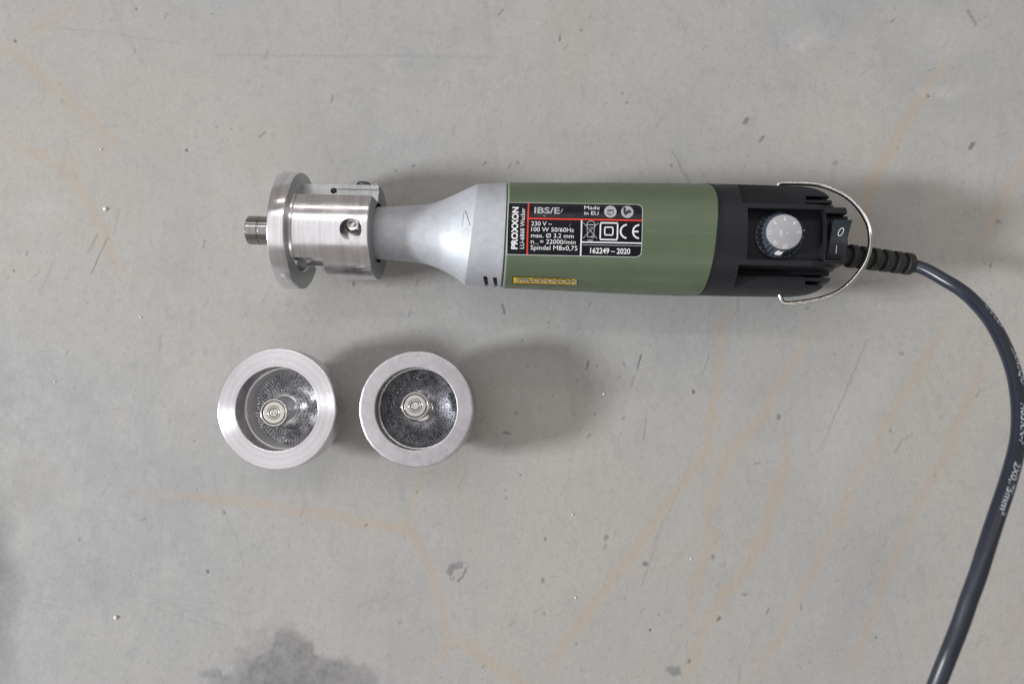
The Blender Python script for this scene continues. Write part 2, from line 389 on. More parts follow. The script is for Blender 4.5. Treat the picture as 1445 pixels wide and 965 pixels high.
    pits = [(193, 13, 2, .9), (22, 58, 2.2, .9), (264, 212, 2.4, .9), (300, 20, 1.8, .5), (143, 32, 1.5, .5), (306, 180, 1.8, .5), (327, 182, 1.8, .5), (88, 143, 2.6, .4),
            (737, 480, 2.2, .9), (775, 455, 1.5, .7), (635, 433, 1.5, .5), (1267, 209, 1.7, .6), (1311, 136, 2.3, .7), (1410, 313, 3.4, .6), (1180, 230, 4, .35),
            (584, 234, 1.8, .8), (559, 241, 1.8, .6), (685, 230, 2, .7), (731, 230, 2.2, .7), (827, 231, 1.8, .6), (879, 132, 2, .7), (885, 145, 2.2, .8), (948, 234, 2, .8), (820, 42, 3, .4),
            (715, 702, 1.6, .9), (735, 670, 1.5, .8), (714, 692, 1.2, .6), (518, 740, 1.8, .8), (589, 694, 1.8, .7), (770, 760, 2.5, .7), (856, 758, 4, .5), (766, 819, 4, .5), (882, 843, 1.8, .6),
            (918, 888, 2, .9), (930, 866, 1.7, .6), (769, 865, 2, .5), (565, 878, 2, .5), (294, 806, 2.6, .8), (113, 761, 2.5, .5), (279, 690, 1.8, .5), (814, 908, 1.6, .6), (623, 955, 1.6, .6),
            (979, 553, 3, .8), (1100, 588, 4, .6), (1257, 607, 2.5, .6), (912, 795, 4.5, .6), (1007, 785, 3.5, .5), (1052, 838, 3, .6), (1015, 872, 3.5, .7), (1237, 899, 2, .8), (1178, 499, 2, .5), (973, 932, 3, .6),
            (20, 382, 2, .7), (12, 392, 2, .6), (124, 427, 2, .6), (106, 547, 1.6, .4), (275, 622, 2, .5), (192, 626, 1.5, .5), (1320, 670, 3, .3), (1273, 499, 3.5, .4), (1398, 375, 3, .5), (1390, 372, 2, .4),
            (745, 515, 1.6, .6), (875, 531, 1.5, .7), (843, 516, 1.6, .6), (884, 560, 1.5, .6), (810, 585, 2, .5), (840, 584, 2, .6), (780, 558, 1.4, .8), (757, 495, 1.2, .6), (880, 590, 2.2, .6), (728, 583, 2, .6)]
    for px_, py_, r, st in pits:
        c = P(px_, py_); r = r / 3.73 * .8; mk = (np.abs(Xg - c.x) < 4) & (np.abs(Yg - c.y) < 4)
        e = rng.uniform(.7, 1.3); an = rng.uniform(0, PI)
        dx = Xg[mk] - c.x; dy = Yg[mk] - c.y; u = dx * math.cos(an) + dy * math.sin(an); v = -dx * math.sin(an) + dy * math.cos(an)
        q = np.hypot(u * e, v / e) / r + (n3[mk] - .5) * .9
        k = np.clip(1.5 - q, 0, 1); dark[mk] = np.maximum(dark[mk], 1.25 * st * k); depth[mk] = np.maximum(depth[mk], st * k * .25)
    # a scatter of small pores and pale flecks
    light = np.zeros(Xg.shape)
    xi0 = 26; yi0 = 26; h_, w_ = Xg[yi0:-yi0, xi0:-xi0].shape
    for k in range(1500):
        j = rng.integers(3, h_ - 4) + yi0; i = rng.integers(3, w_ - 4) + xi0; s_ = rng.uniform(.15, .6) ** 1.4
        dark[j, i] = max(dark[j, i], s_)
        if rng.random() < .4: dark[j + rng.integers(-1, 2), i + rng.integers(-1, 2)] += s_ * .7
    for k in range(420):
        j = rng.integers(3, h_ - 4) + yi0; i = rng.integers(3, w_ - 4) + xi0
        light[j, i] = rng.uniform(.2, .8)
    for b in ((1140, 60, 30, 30, .9, .25, 1), (1330, 60, 60, 50, .9, .22, 1.4), (1180, 620, 60, 110, .9, .22, 1.4), (1340, 130, 50, 14, .9, .3, 1.4), (1135, 70, 9, 9, .8, .5, 1.4), (1230, 540, 40, 60, .9, .22, 1.4), (60, 300, 60, 40, .9, .15, 1), (700, 330, 60, 30, .9, .1, 1)):
        light = np.maximum(light, blob(*b))
    blue = np.clip((-P(300, 400).x * 0 + (-95 - Xg) / 110), 0, 1) * .0
    co[..., 2] = -depth + (n2 - .5) * .02 + (n3 - .5) * .03
    nv = nx * ny; me = bpy.data.meshes.new('concrete_floor')
    me.vertices.add(nv); me.vertices.foreach_set('co', (co.reshape(-1) * MM).astype(np.float32))
    ii = (np.arange(ny - 1)[:, None] * nx + np.arange(nx - 1)[None, :]).reshape(-1)
    q = np.stack([ii, ii + 1, ii + nx + 1, ii + nx], 1).astype(np.int32).reshape(-1); nf = len(ii)
    me.loops.add(nf * 4); me.loops.foreach_set('vertex_index', q); me.polygons.add(nf)
    me.polygons.foreach_set('loop_start', (np.arange(nf) * 4).astype(np.int32))
    me.update(calc_edges=True); me.shade_smooth()
    at = me.color_attributes.new('marks', 'FLOAT_COLOR', 'POINT')
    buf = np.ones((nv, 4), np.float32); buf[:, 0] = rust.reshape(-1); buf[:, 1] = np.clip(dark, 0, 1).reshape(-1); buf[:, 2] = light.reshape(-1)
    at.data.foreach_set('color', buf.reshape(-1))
    m, nt, b = new_mat('concrete'); o = objco(nt)
    atn = N(nt, 'ShaderNodeAttribute', attribute_name='marks'); sp = N(nt, 'ShaderNodeSeparateColor'); nt.links.new(atn.outputs[0], sp.inputs[0])
    a1 = noise(nt, o, 9, 5, .55, dist=.4); a2 = noise(nt, o, 38, 5, .6, dist=.6); a3 = noise(nt, o, 160, 5, .65); a4 = noise(nt, o, 1400, 3, .6)
    a5 = noise(nt, o, 5, 3, .5)
    c = mixcol(nt, ramp(nt, a1, .36, .64), (.325, .330, .336), (.392, .378, .350))
    c = mixcol(nt, ramp(nt, a2, .40, .68, 0, .55), c, (.395, .390, .380))
    c = mixcol(nt, ramp(nt, a3, .52, .75, 0, .30), c, (.262, .262, .265))
    c = mixcol(nt, ramp(nt, a3, .30, .42, .22, 0), c, (.43, .43, .42))
    c = mixcol(nt, ramp(nt, a5, .5, .65, 0, .25), c, (.36, .335, .31))
    a6 = noise(nt, o, 420, 4, .7); a7 = noise(nt, o, 70, 6, .7, (1, .35, 1), 1.2)
    c = mixcol(nt, ramp(nt, a6, .54, .72, 0, .38), c, (.23, .23, .24))
    c = mixcol(nt, ramp(nt, a6, .27, .42, .26, 0), c, (.49, .485, .47))
    c = mixcol(nt, ramp(nt, a7, .54, .70, 0, .30), c, (.26, .262, .272))
    c = mixcol(nt, ramp(nt, a4, .35, .65, .0, .24), c, (.22, .22, .22))
    c = mixcol(nt, mth(nt, 'MULTIPLY', mth(nt, 'MULTIPLY', sp.outputs[0], .68, True), ramp(nt, a3, .3, .6, .8, 1)), c, (.385, .312, .245))
    c = mixcol(nt, sp.outputs[2], c, (.50, .50, .50))
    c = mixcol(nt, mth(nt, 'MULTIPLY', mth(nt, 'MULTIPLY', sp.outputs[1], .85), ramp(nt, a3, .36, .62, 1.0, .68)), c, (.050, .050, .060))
    nt.links.new(c, b.inputs['Base Color'])
    nt.links.new(ramp(nt, a3, .3, .7, .55, .75), b.inputs['Roughness']); b.inputs['Specular IOR Level'].default_value = .35
    nt.links.new(bump(nt, mth(nt, 'ADD', mth(nt, 'ADD', a4, a6), mth(nt, 'MULTIPLY', a3, 2.0)), .16, .0004), b.inputs['Normal'])
    me.materials.append(m)
    ob = bpy.data.objects.new('concrete_floor', me); C.objects.link(ob)
    tag(ob, 'mottled grey concrete floor with rusty veins, pores and an oily patch', kind='structure')
floor()

# ------------------------------------------------------------------ the hand tool
tool = bpy.data.objects.new('rotary_tool', None); C.objects.link(tool)
mt = TOOLM.copy(); mt.translation = mt.translation * MM; tool.matrix_world = mt; tool.empty_display_size = .02
tag(tool, 'green and black electric rotary tool with silver nose and aluminium cutter head', 'power tool')
OFF = (0, 0, ZA)
def tp(name, vf, mat, parent=None, **kw): return obj(name, vf[0], vf[1], mat, parent or tool, off=OFF, **kw)
def section(x, R, n, seg=128, a=0, b=0, Rz=None, ridge=0.0, tc=0.0):
    out = []; Rz = Rz or R
    for j in range(seg):
        t = 2 * PI * j / seg; c, s = math.cos(t), math.sin(t)
        y = R * math.copysign(abs(c) ** (2 / n), c); z = Rz * math.copysign(abs(s) ** (2 / n), s)
        if ridge:
            # a raised flank on the lower side, ending in a crease
            q = (-y - R * .80) / (R * .2)
            if z > -4: g = min(1, max(0, q * 3)) ; y -= ridge * g; z += ridge * .8 * g
        out.append(Vector((x + a * y / R + b * max(z, -Rz) / Rz - tc * max(0, y / R) ** 5, y, z)))
    return out
BN = 2.35
def bodyR(x):
    return interp([X(714), X(850), X(1003)], [18.35, 18.9, 19.2], x)
def bodyz(x, y):
    R = bodyR(x); return R * (max(0, 1 - abs(y / R) ** BN)) ** (1 / BN)
def Sf(px, py):
    z = 17.0
    for _ in range(6):
        p = L(px, py, z); z = bodyz(p.x, p.y)
    return Vector((p.x, p.y, z))

# silver nose
def _nz(px): return interp([520, 532, 560, 585, 608, 625, 636, 645, 655, 661, 665, 680, 711], [9.1, 9.25, 9.65, 10.0, 10.5, 11.4, 12.4, 13.7, 15.7, 16.9, 17.5, 17.8, 18.25], px)
st = [(520, 9.1, 2.0, 0, 0), (532, 9.25, 2.0, 0, 0), (560, 9.65, 2.0, 0, 0), (585, 10.1, 2, 0, 0), (600, 10.6, 2, 0, .2), (612, 11.3, 2, 0, .4), (625, 12.5, 2.03, .1, .7), (640, 14.2, 2.25, .4, 1.1),
      (652, 15.7, 2.45, .8, 1.6), (660, 16.9, 2.5, 1.3, 2.0), (663.5, 17.35, 2.5, 1.6, 2.2), (665, 17.5, 2.48, 1.6, 2.2), (680, 17.8, 2.42, 1.0, 2.0), (700, 18.1, 2.3, .4, 1.8), (709, 18.25, 2.33, .3, 1.7), (710.5, 18.1, 2.33, .3, 1.7)]
cols = [[s_[i] for s_ in st] for i in range(5)]
rr = []
_px = np.arange(520, 665.01, 1.0)
def soften(fn):
    v = np.array([fn(p) for p in _px]); q = np.pad(v, 12, 'reflect', reflect_type='odd'); g = np.hanning(25); g /= g.sum()
    return np.convolve(q, g, 'valid')
_rz = soften(_nz); _rr = soften(lambda p: interp(cols[0], cols[1], p))
def noseRz(px): return interp(_px, _rz, px) if px < 665 else _nz(px)
def noseR(px): return interp(_px, _rr, px) if px < 665 else interp(cols[0], cols[1], px)
for px in np.unique(np.concatenate([np.linspace(520, 663.5, 60), [665], np.linspace(668, 709, 12), [710.5]])):
    v = [interp(cols[0], cols[i], px) for i in range(1, 5)]
    rr.append(section(X(px), noseR(px), v[1], 128, v[2], v[3], Rz=noseRz(px)))
# smooth radii between the stations
R0 = np.array([max(p.y for p in r) for r in rr])
vf = rings(rr)
nose = tp('nose_housing', vf, M['nose'], angle=14)
cut = []; slots = []
for x0, x1, y0, y1 in ((681.5, 689, 391.5, 407), (695, 702, 393, 408)):
    a = L(x0, y0, 8.5); b = L(x1, y1, 3)
    cut.append(box(a.x + .1, b.x + .1, -30, a.y, -2.5, 12)); slots.append((a, b))
slot_cut = []
for a, b in slots:
    slot_cut.append(box(a.x, b.x, -20, -13.4, -1.0, 30))
    slot_cut[-1] = ([Vector(p) for p in slot_cut[-1][0]], slot_cut[-1][1])
cc = []
for a, b in slots:
    cc.append(box(a.x + .2, b.x + .1, -25, a.y + .3, -1.5, 14.5))
boolean(nose, cc, 14)
for a, b in slots:
    tp('vent_slot_dark', box(a.x + .25, b.x + .05, -17.0, a.y - .4, -1.3, 8.2), M['void'])  # black insert puts the slot's inner darkness into the colour
# embossed turning arrow
def on_nose(px, py):
    z = 16.0
    for _ in range(6):
        p = L(px, py, z)
        R = interp([X(q) + interp(cols[0], cols[4], q) for q in cols[0]], cols[1], p.x); Rz_ = interp([X(q) + interp(cols[0], cols[4], q) for q in range(520, 711)], [noseRz(q) for q in range(520, 711)], p.x)
        z = Rz_ * max(0, 1 - abs(p.y / R) ** 2.4) ** (1 / 2.4)
    return Vector((p.x, p.y, z))
av = []
for pts, r in (([(656, 298), (659.5, 308), (663, 318)], .22), ([(654.5, 299), (653, 310), (652.5, 321)], .12), ([(659.5, 322), (659, 332), (657, 341.5)], .14), ([(657, 341.5), (651, 340.5)], .12), ([(651, 340.5), (653.5, 332), (656, 323)], .10)):
    v, f, _ = tube([on_nose(*p) + Vector((0, 0, .03)) for p in pts], r, 8); av.append((v, f))
tp('rotation_arrow', join(*av), M['nose'])
# dark joint ring, pale lip and green shell
tp('joint_gasket', rings([section(X(709), 17.75, BN, 128, .3, 1.7), section(X(715), 17.8, BN, 128, .2, 1.6)]), M['gasket'])
rr = [section(X(712.3), 18.05, BN, 128, .2, 1.7), section(X(712.6), 18.25, BN, 128, .2, 1.7), section(X(714), 18.38, BN, 128, .2, 1.65), section(X(715.5), 18.36, BN, 128, .2, 1.6)]
tp('shell_lip', rings(rr), M['green_lip'])
rr = []
for px in list(np.linspace(714.6, 975, 50)) + [980, 985, 989, 991.8, 992.8]:
    x = X(px); k = min(1, max(0, (px - 715) / 290))
    a = .2 + k ** 6 * 1.45; b = 1.6 * (1 - k) + .9 * k
    rd = .45 * min(1, max(0, (px - 790) / 120)) * min(1, max(0, (1000 - px) / 30))
    R = bodyR(x) if px < 992 else bodyR(x) - .35
    rr.append(section(x, R, BN, 192, a, b, ridge=rd, tc=3.0 * k ** 6))
tp('green_shell', rings(rr), M['green'], angle=28)
xs0 = X(1004)
# thin mould line along the green shell
pts = [Sf(p, 326.3 + (p - 906) * .0225) + Vector((0, 0, -.035)) for p in np.linspace(910, 1006, 14)]
v, f, _ = tube(pts, .07, 6); tp('mould_line', (v, f), M['green_lip'])

# nameplate
u0 = Sf(718, 286.2); ue = Sf(906, 290.6); PXM = (ue.x - u0.x) / 188.0; v1 = Sf(717.2, 358.5); PYM = (u0.y - v1.y) / 72.5
sk = (v1.x - u0.x) / 72.5
def onlabel(p, h): # p in label pixels (right, down)
    x = u0.x + p[0] * PXM + p[1] * sk * 0; y = u0.y - p[1] * PYM
    return Vector((x, y, bodyz(x, y) + h))
def rrect(x0, x1, y0, y1, r, nx=46, ny=30):
    V, idx, Fc = [], {}, []
    xs = np.linspace(x0, x1, nx); ys = np.linspace(y0, y1, ny)
    for j, yy in enumerate(ys):
        dy = max(0, y0 + r - yy, yy - (y1 - r)); xe = x1 - (r - math.sqrt(max(0, r * r - dy * dy)))
        for i, xx in enumerate(xs): V.append((x0 + (xe - x0) * i / (nx - 1), yy))
    for j in range(ny - 1):
        for i in range(nx - 1): Fc.append((j * nx + i, (j + 1) * nx + i, (j + 1) * nx + i + 1, j * nx + i + 1))
    return V, Fc
v, f = rrect(-1.0, 189, -.7, 73.6, 7)
edge = tp('nameplate', ([onlabel(p, .03) for p in v], f), M['silver_edge'])
v, f = rrect(0, 188, 0, 72.8, 6.4)
tp('label_film', ([onlabel(p, .06) for p in v], f), M['sticker'], edge)
def lab(name, vf, mat, h=.10): return tp(name, ([onlabel(p, h) for p in vf[0]], vf[1]), mat, edge, smooth=False)
def ltext(s, u, base, cap, width, bold=0, mat='white', rot=False):
    v, f = text2d(s, cap, width, bold)
    if rot: v = [(u - y, base - x) for x, y in v]
    else: v = [(u + x, base - y) for x, y in v]
    return lab('lettering', (v, f), M[mat])
lab('red_rule', join(stroke([(28.3, 0), (28.3, 72.8)], 2.0)), M['red'])
lab('red_rule', stroke([(29.3, 23.0), (188, 23.0)], 2.0), M['red'])
lab('white_rule', stroke([(103.8, 24.2), (103.8, 72.8)], 1.9), M['white'])
lab('white_rule', stroke([(104.8, 54.6), (188, 54.6)], 1.7), M['white'])
lab('white_rule', stroke([(106, 58.3), (188, 58.3)], .7), M['greyprint'])
ltext('PROXXON', 14.2, 66.0, 8.8, 59.5, .035, 'white', True)
ltext('LU-6868 Wecker', 23.6, 65.2, 6.2, 57.5, 0, 'white', True)
ltext('IBS/E', 36.8, 15.2, 9.2, 36, .022, 'greyprint')
ltext('230 V ~', 33.2, 33.0, 6.2, 29, 0)
ltext('100 W 50/60Hz', 33.4, 41.2, 6.2, 60, 0)
ltext('max. Ø 3,2 mm', 33.2, 49.6, 6.2, 60, 0)
ltext('n', 33.2, 57.9, 6.2, 4.2, 0)
ltext('max', 38.0, 58.9, 2.2, 6.6, 0, 'greyprint')
ltext('= 22000/min', 46.2, 57.9, 6.2, 50, 0)
ltext('Spindel M8x0,75', 33.0, 66.2, 6.4, 66, 0)
ltext('Made', 107.2, 8.3, 5.6, 21.5, 0)
ltext('in EU', 107.2, 16.4, 5.6, 20, 0)
ltext('162249 – 2020', 117, 69.3, 7.4, 56, .018)
def disc2(cx_, cy_, r, n=28):
    m_ = 5; V = [(cx_ + r * k / m_ * math.cos(2 * PI * i / n), cy_ - r * k / m_ * math.sin(2 * PI * i / n)) for k in range(1, m_ + 1) for i in range(n)]
    return V, [tuple(range(n))] + [(k * n + i, k * n + n + i, k * n + n + (i + 1) % n, k * n + (i + 1) % n) for k in range(m_ - 1) for i in range(n)]
for cu_, kind in ((143.7, 0), (167.3, 1)):
    s1 = lab('warning_symbol', disc2(cu_, 11.0, 8.7), M['greyprint'])
    if kind == 0:   # head with goggles
        g = join(stroke(arc(cu_, 10.5, 5.2, 160, 20 - 360 + 360, 14), .6), stroke([(cu_ - 4.4, 9.4), (cu_ + 4.6, 9.0)], 2.2), stroke([(cu_ - 3.6, 12), (cu_ - 2.4, 16), (cu_ + 1.5, 16.4)], .6), stroke([(cu_ + 3.6, 11), (cu_ + 3.6, 15)], .6), stroke([(cu_ - .2, 11), (cu_ - 1, 13.6), (cu_ + .6, 13.8)], .55))
    else:           # person reading a booklet
        g = join(disc2(cu_ - 3.6, 6.6, 2.1, 12), stroke([(cu_ - 4.2, 8.6), (cu_ - 3.6, 12), (cu_ - 1.4, 15.6)], 3.2), stroke([(cu_ - 1.6, 12), (cu_ + 2, 8.6), (cu_ + 5.4, 11.2)], 2.6), stroke([(cu_ - 1.2, 13), (cu_ + 4, 11.8)], 2.0))
    lab('symbol_print', g, M['ink'], .15)
bx, by = 116.5, 38.5
lab('bin_symbol', join(stroke([(bx - 10.4, by - 11), (bx + 9.6, by + 11)], .8), stroke([(bx + 10.8, by - 11), (bx - 10.2, by + 11)], .8),
    stroke([(bx - 5, by - 9), (bx - 4, by + 9)], .8), stroke([(bx + 6, by - 9), (bx + 4.6, by + 8)], .8), stroke(arc(bx + .5, by - 7.6, 6, 180, 360, 10), .9), stroke([(bx - 5.8, by - 8), (bx + 6.8, by - 8)], 1.3),
    stroke([(bx - 4, by + 9), (bx + 4, by + 9)], .9), stroke(arc(bx + 3.6, by + 8.4, 1.8, 0, 360, 10), .8), stroke([(bx - 3.6, by + 13.6), (bx + 3.8, by + 13.6)], 1.3), stroke([(bx - 1, by - 4), (bx + 2.4, by - 4)], 1.0)), M['greyprint'])
def sq(x0, x1, y0, y1, w_): return join(stroke([(x0, y0), (x1, y0)], w_), stroke([(x0, y1), (x1, y1)], w_), stroke([(x0, y0 + w_ / 2), (x0, y1 - w_ / 2)], w_), stroke([(x1, y0 + w_ / 2), (x1, y1 - w_ / 2)], w_))
lab('insulation_symbol', join(sq(130.3, 154.2, 27.4, 50.6, 1.9), sq(136.4, 147.8, 33.4, 44.2, 1.7)), M['white'])
lab('lettering', stroke(arc(167.8, 38.7, 9.3, 95, 265, 22), 2.3), M['white'])
lab('lettering', join(stroke(arc(185.0, 38.7, 9.3, 95, 265, 22), 2.3), stroke([(177.0, 38.7), (183.5, 38.7)], 2.3)), M['white'])
# scuffs on the film
lab('scuff', join(stroke([(50, 18.2), (52.6, 19.6)], .8), stroke([(74, 14), (77, 8)], 1.0), stroke([(86.5, 33.5), (88.5, 29.5)], .35)), M['greyprint'], .12)

# yellow brand badge low on the side
def onbadge(p, h):
    q = Sf(p[0], p[1]); nrm = Vector((0, q.y, q.z)).normalized(); return q + nrm * h
def grid4(c, nx=24, ny=5):
    V, Fc = [], []
    for j in range(ny + 1):
        for i in range(nx + 1):
            s, t = i / nx, j / ny
            V.append(((c[0][0] * (1 - s) + c[1][0] * s) * (1 - t) + (c[3][0] * (1 - s) + c[2][0] * s) * t, (c[0][1] * (1 - s) + c[1][1] * s) * (1 - t) + (c[3][1] * (1 - s) + c[2][1] * s) * t))
    for j in range(ny):
        for i in range(nx):
            k = j * (nx + 1) + i; Fc.append((k, k + nx + 1, k + nx + 2, k + 1))
    return V, Fc
v, f = grid4([(723.2, 389.8), (826.5, 393.6), (822.5, 403.0), (723.2, 400.6)])
bd = tp('brand_badge', ([onbadge(p, .04) for p in v], f), M['ink'])
v, f = grid4([(724.6, 391.0), (823.0, 394.4), (820.0, 401.6), (724.6, 399.2)])
tp('badge_plate', ([onbadge(p, .10) for p in v], f), M['yellow'], bd)
for bold, mat, h in ((.075, 'ink', .15), (.02, 'greyprint', .20)):
    v, f = text2d('PROXXON', 4.6 if bold < .05 else 5.1, 84 if bold < .05 else 86.5, bold, 1.08)
    x00 = 729.5 if bold < .05 else 728.6
    tp('badge_lettering', ([onbadge((x00 + x + y * .15, 397.2 + x * .0290 - y + (0.1 if bold > .05 else 0)), h) for x, y in v], f), M[mat], bd, smooth=False)
pts = [onbadge(p, .05) for p in ((821.5, 404), (824, 402), (826.8, 396), (826.5, 394))]
v, f, _ = tube(pts, .13, 6); tp('badge_glint', (v, f), M['green_lip'], bd)  # pale tube paints the highlight at the badge's right end

# ---------------------------------------------------------------- black rear housing
def RZs(px): return interp([1003, 1040, 1120, 1140, 1152, 1160, 1164], [19.2, 19.15, 18.9, 18.2, 17.1, 15.6, 13.2], px)
rr = [section(X(989), 18.6, BN, 128, 1.5, .9, tc=3), section(X(993.6), 18.9, BN, 128, 1.55, .9, tc=3), section(X(994.4), 19.15, BN, 128, 1.55, .9, tc=3)]
for px in [1001, 1008, 1015, 1025, 1035, 1045, 1060, 1080, 1100, 1120, 1130, 1140, 1147, 1152, 1157, 1160, 1162.5, 1164]:
    k = max(0, 1 - (px - 994) / 46); R = RZs(px)
    rr.append(section(X(px), R, BN - .0, 128, 1.55 * k, .9 * k, tc=3 * k, Rz=min(R + .3, 18.9) if px < 1140 else R * .98))
hous = tp('rear_housing', rings(rr), M['black'], angle=30)
DZ = 16.6
dk0 = L(1130, 291.5, DZ); dk1 = L(1196, 371, DZ)
# rear block behind the deck
y_hi = L(1150, 291.5, DZ).y; y_lo = L(1150, 371.5, DZ).y; xe = X(1196, DZ)
blk = [(X(1120), y_lo, y_hi, -9, DZ), ]
def rblock(x0, x1, y0, y1, z0, z1, r=1.6, n=6):
    pts = []
    for cx_, cy_, a0 in ((y1 - r, z1 - .8, 0), (y0 + r, z1 - .8, 90), (y0 + r, z0 + r, 180), (y1 - r, z0 + r, 270)):
        rr_ = r if a0 >= 180 else .8
        for i in range(n + 1):
            a = math.radians(a0 + 90 * i / n)
            cc_ = cx_ + (r - rr_) * (1 if a0 in (0, 270) else -1)
            pts.append((cc_ + rr_ * math.cos(a), cy_ + rr_ * math.sin(a)))
    cyc = (y0 + y1) / 2; czc = (z0 + z1) / 2
    def rg(x, s): return [Vector((x, cyc + (p[0] - cyc) * s, czc + (p[1] - czc) * s)) for p in pts]
    return rings([rg(x0, 1), rg(x1 - .8, 1), rg(x1 - .3, .985), rg(x1, .95)])
boolean(hous, [rblock(X(1115), xe, y_lo, y_hi, -9.5, DZ)], 30, 'UNION')
cuts = []
def pxbox(x0, x1, y0, y1, z0, z1, zm):
    a = L(x0, y0, zm); b = L(x1, y1, zm)
    return box(a.x, b.x, b.y, a.y, z0, z1)
# side recesses beside the deck
a = L(1045, 288.5, 15); cuts.append(box(a.x, a.x + 60, a.y, 30, 8.2, 30))
a = L(1041, 374.5, 15); cuts.append(box(a.x, a.x + 60, -30, a.y, 9.0, 30))
a = L(1041, 374.5, 15); cuts.append(box(a.x, a.x + 60, a.y - 2.4, a.y, 4.5, 30))
# dial well and switch bay
wy1 = L(1100, 295.5, DZ).y; wy0 = L(1100, 367.5, DZ).y
cuts.append(box(X(1053, DZ), X(1163, DZ), wy0, wy1, 12.3, 30))
cuts.append(box(X(1165, DZ), X(1210, DZ), L(1180, 367, DZ).y, L(1180, 301, DZ).y, 11.0, 30))
# vent slots at the rear of both shoulders
for x0, x1, y0, y1 in ((1137, 1175, 277, 283), (1137, 1175, 286.5, 290.2), (1134, 1175, 386, 393), (1135, 1175, 397, 403.5)):
    a = L(x0, y0, 8); b = L(x1, y1, 8); cuts.append(box(a.x, a.x + 30, b.y, a.y, -3, 12))
# rounded end of the rail above the switch
boolean(hous, cuts, 30)
for x0, x1, y0, y1 in ((1137, 1157, 277, 283), (1137, 1160, 286.5, 290.2), (1134, 1160, 386, 393), (1135, 1156, 397, 403.5)):
    a = L(x0, y0, 8); b = L(x1, y1, 8)
    tp('vent_slot_dark', box(a.x + .1, b.x - .5, b.y + .05, a.y - .05, -2.6, 2.0), M['void'], hous)  # black insert paints the dark depth of the slot
# raised bead between green and black
sv = [p for p in section(X(994.4), 19.2, BN, 128, 1.55, .9, tc=3)]
v, f, _ = tube(sv[0:128] + [sv[0]], .10, 6); tp('seam_bead', (v, f), M['black'])
# small moulded lugs by the recess corners
for px, py in ((1041.5, 275.5), (1039, 388), ):
    p = Sf(px, py); tp('moulded_lug', lathe([(0, .15), (.35, .1), (.5, -.1), (.5, -.6)], 16, 'z', p), M['black'])
# hinge bosses for the loop
for px, py, s in ((1096, 268, 1), (1099, 412, -1)):
    p = L(px, py, 2.0); yy = p.y - s * 1.6
    tp('loop_boss', lathe([(1.7, min(yy, yy + s * 1.6)), (1.7, max(yy, yy + s * 1.6))], 20, 'y', (p.x, 0, 2.0)), M['black'], hous)

# ---------------------------------------------------------------- dial
dc = L(1098.7, 331.5, 12.9); dcap = L(1107, 328.6, 19.0)
dx_, dy_ = (dc.x + dcap.x) / 2, (dc.y + dcap.y) / 2
NR = 26
def dialring(r, z, amp):
    out = []
    for j in range(NR * 8):
        a = 2 * PI * j / (NR * 8); k = (math.cos(a * NR) * .5 + .5) ** .5
        rr_ = r - amp * (1 - k); out.append(Vector((dx_ + rr_ * math.cos(a), dy_ + rr_ * math.sin(a), z)))
    return out
dial = tp('speed_dial', rings([dialring(7.9, 12.35, 0), dialring(7.9, 13.2, 0), dialring(7.5, 13.4, .0), dialring(7.4, 13.6, .55), dialring(6.35, 18.3, .5), dialring(6.15, 18.7, .3), dialring(5.95, 18.9, 0), dialring(5.6, 18.9, 0)]), M['dial'], angle=40)
cap = tp('dial_cap', lathe([(0, 18.8), (5.72, 18.8), (5.72, 18.98), (5.5, 19.04), (0, 19.04)], 64, 'z', (dx_, dy_, 0)), M['dialcap'], dial)
CS = 1120 / (299 - 39.3)
def dtxt(s, px, py, cap_, rot, width=None):
    v, f = text2d(s, cap_, width, 0); cxm = (max(p[0] for p in v)) / 2; cym = cap_ / 2; p0 = L(px, py, 19.04)
    ca, sa = math.cos(math.radians(rot)), math.sin(math.radians(rot))
    tp('dial_numeral', ([Vector((p0.x + (x - cxm) * ca - (y - cym) * sa, p0.y + (x - cxm) * sa + (y - cym) * ca, 19.09)) for x, y in v], f), M['white'], dial, smooth=False)
cpx, cpy = 1107.0, 328.6
for s, dx, dy in (('5', 20, -1), ('6', 14.5, -14), ('6', 0.5, -20), ('8', -13.5, -14.5), ('11', -20, -.5), ('16', -13.5, 14), ('20', 1, 19.5)):
    ang = math.degrees(math.atan2(-dy, dx)); dtxt(s, cpx + dx, cpy + dy, 1.25, ang - 90)
dtxt('1000', cpx - 5, cpy + .5, .95, 90); dtxt('x', cpx + 3, cpy + 0.5, .9, 90)
# white pointer and tick marks
def tick(px, py, rot, ln, wd, z, parent, name='tick_mark'):
    p = L(px, py, z); ca, sa = math.cos(math.radians(rot)), math.sin(math.radians(rot)); q = []
    for u, v_ in ((-ln / 2, -wd / 2), (ln / 2, -wd / 2.6), (ln / 2, wd / 2.6), (-ln / 2, wd / 2)): q.append(Vector((p.x + u * ca - v_ * sa, p.y + u * sa + v_ * ca, 0)))
    v = [t + Vector((0, 0, z - .02)) for t in q] + [t + Vector((0, 0, z + .06)) for t in q]
    tp(name, (v, [(0, 3, 2, 1), (4, 5, 6, 7), (0, 1, 5, 4), (1, 2, 6, 5), (2, 3, 7, 6), (3, 0, 4, 7)]), M['whitepaint'], parent, smooth=False)
for px, py, rot, ln, wd in ((1104.8, 300.8, 90, .9, 1.2), (1134.8, 325.3, 30, .7, .25), (1133.5, 335.5, 0, .3, .25), (1084, 361.8, -25, 1.4, .45), (1078.5, 307.5, 45, .35, .3)):
    tick(px, py, rot, ln, wd, 12.32 if ln < 2 else 13, hous)
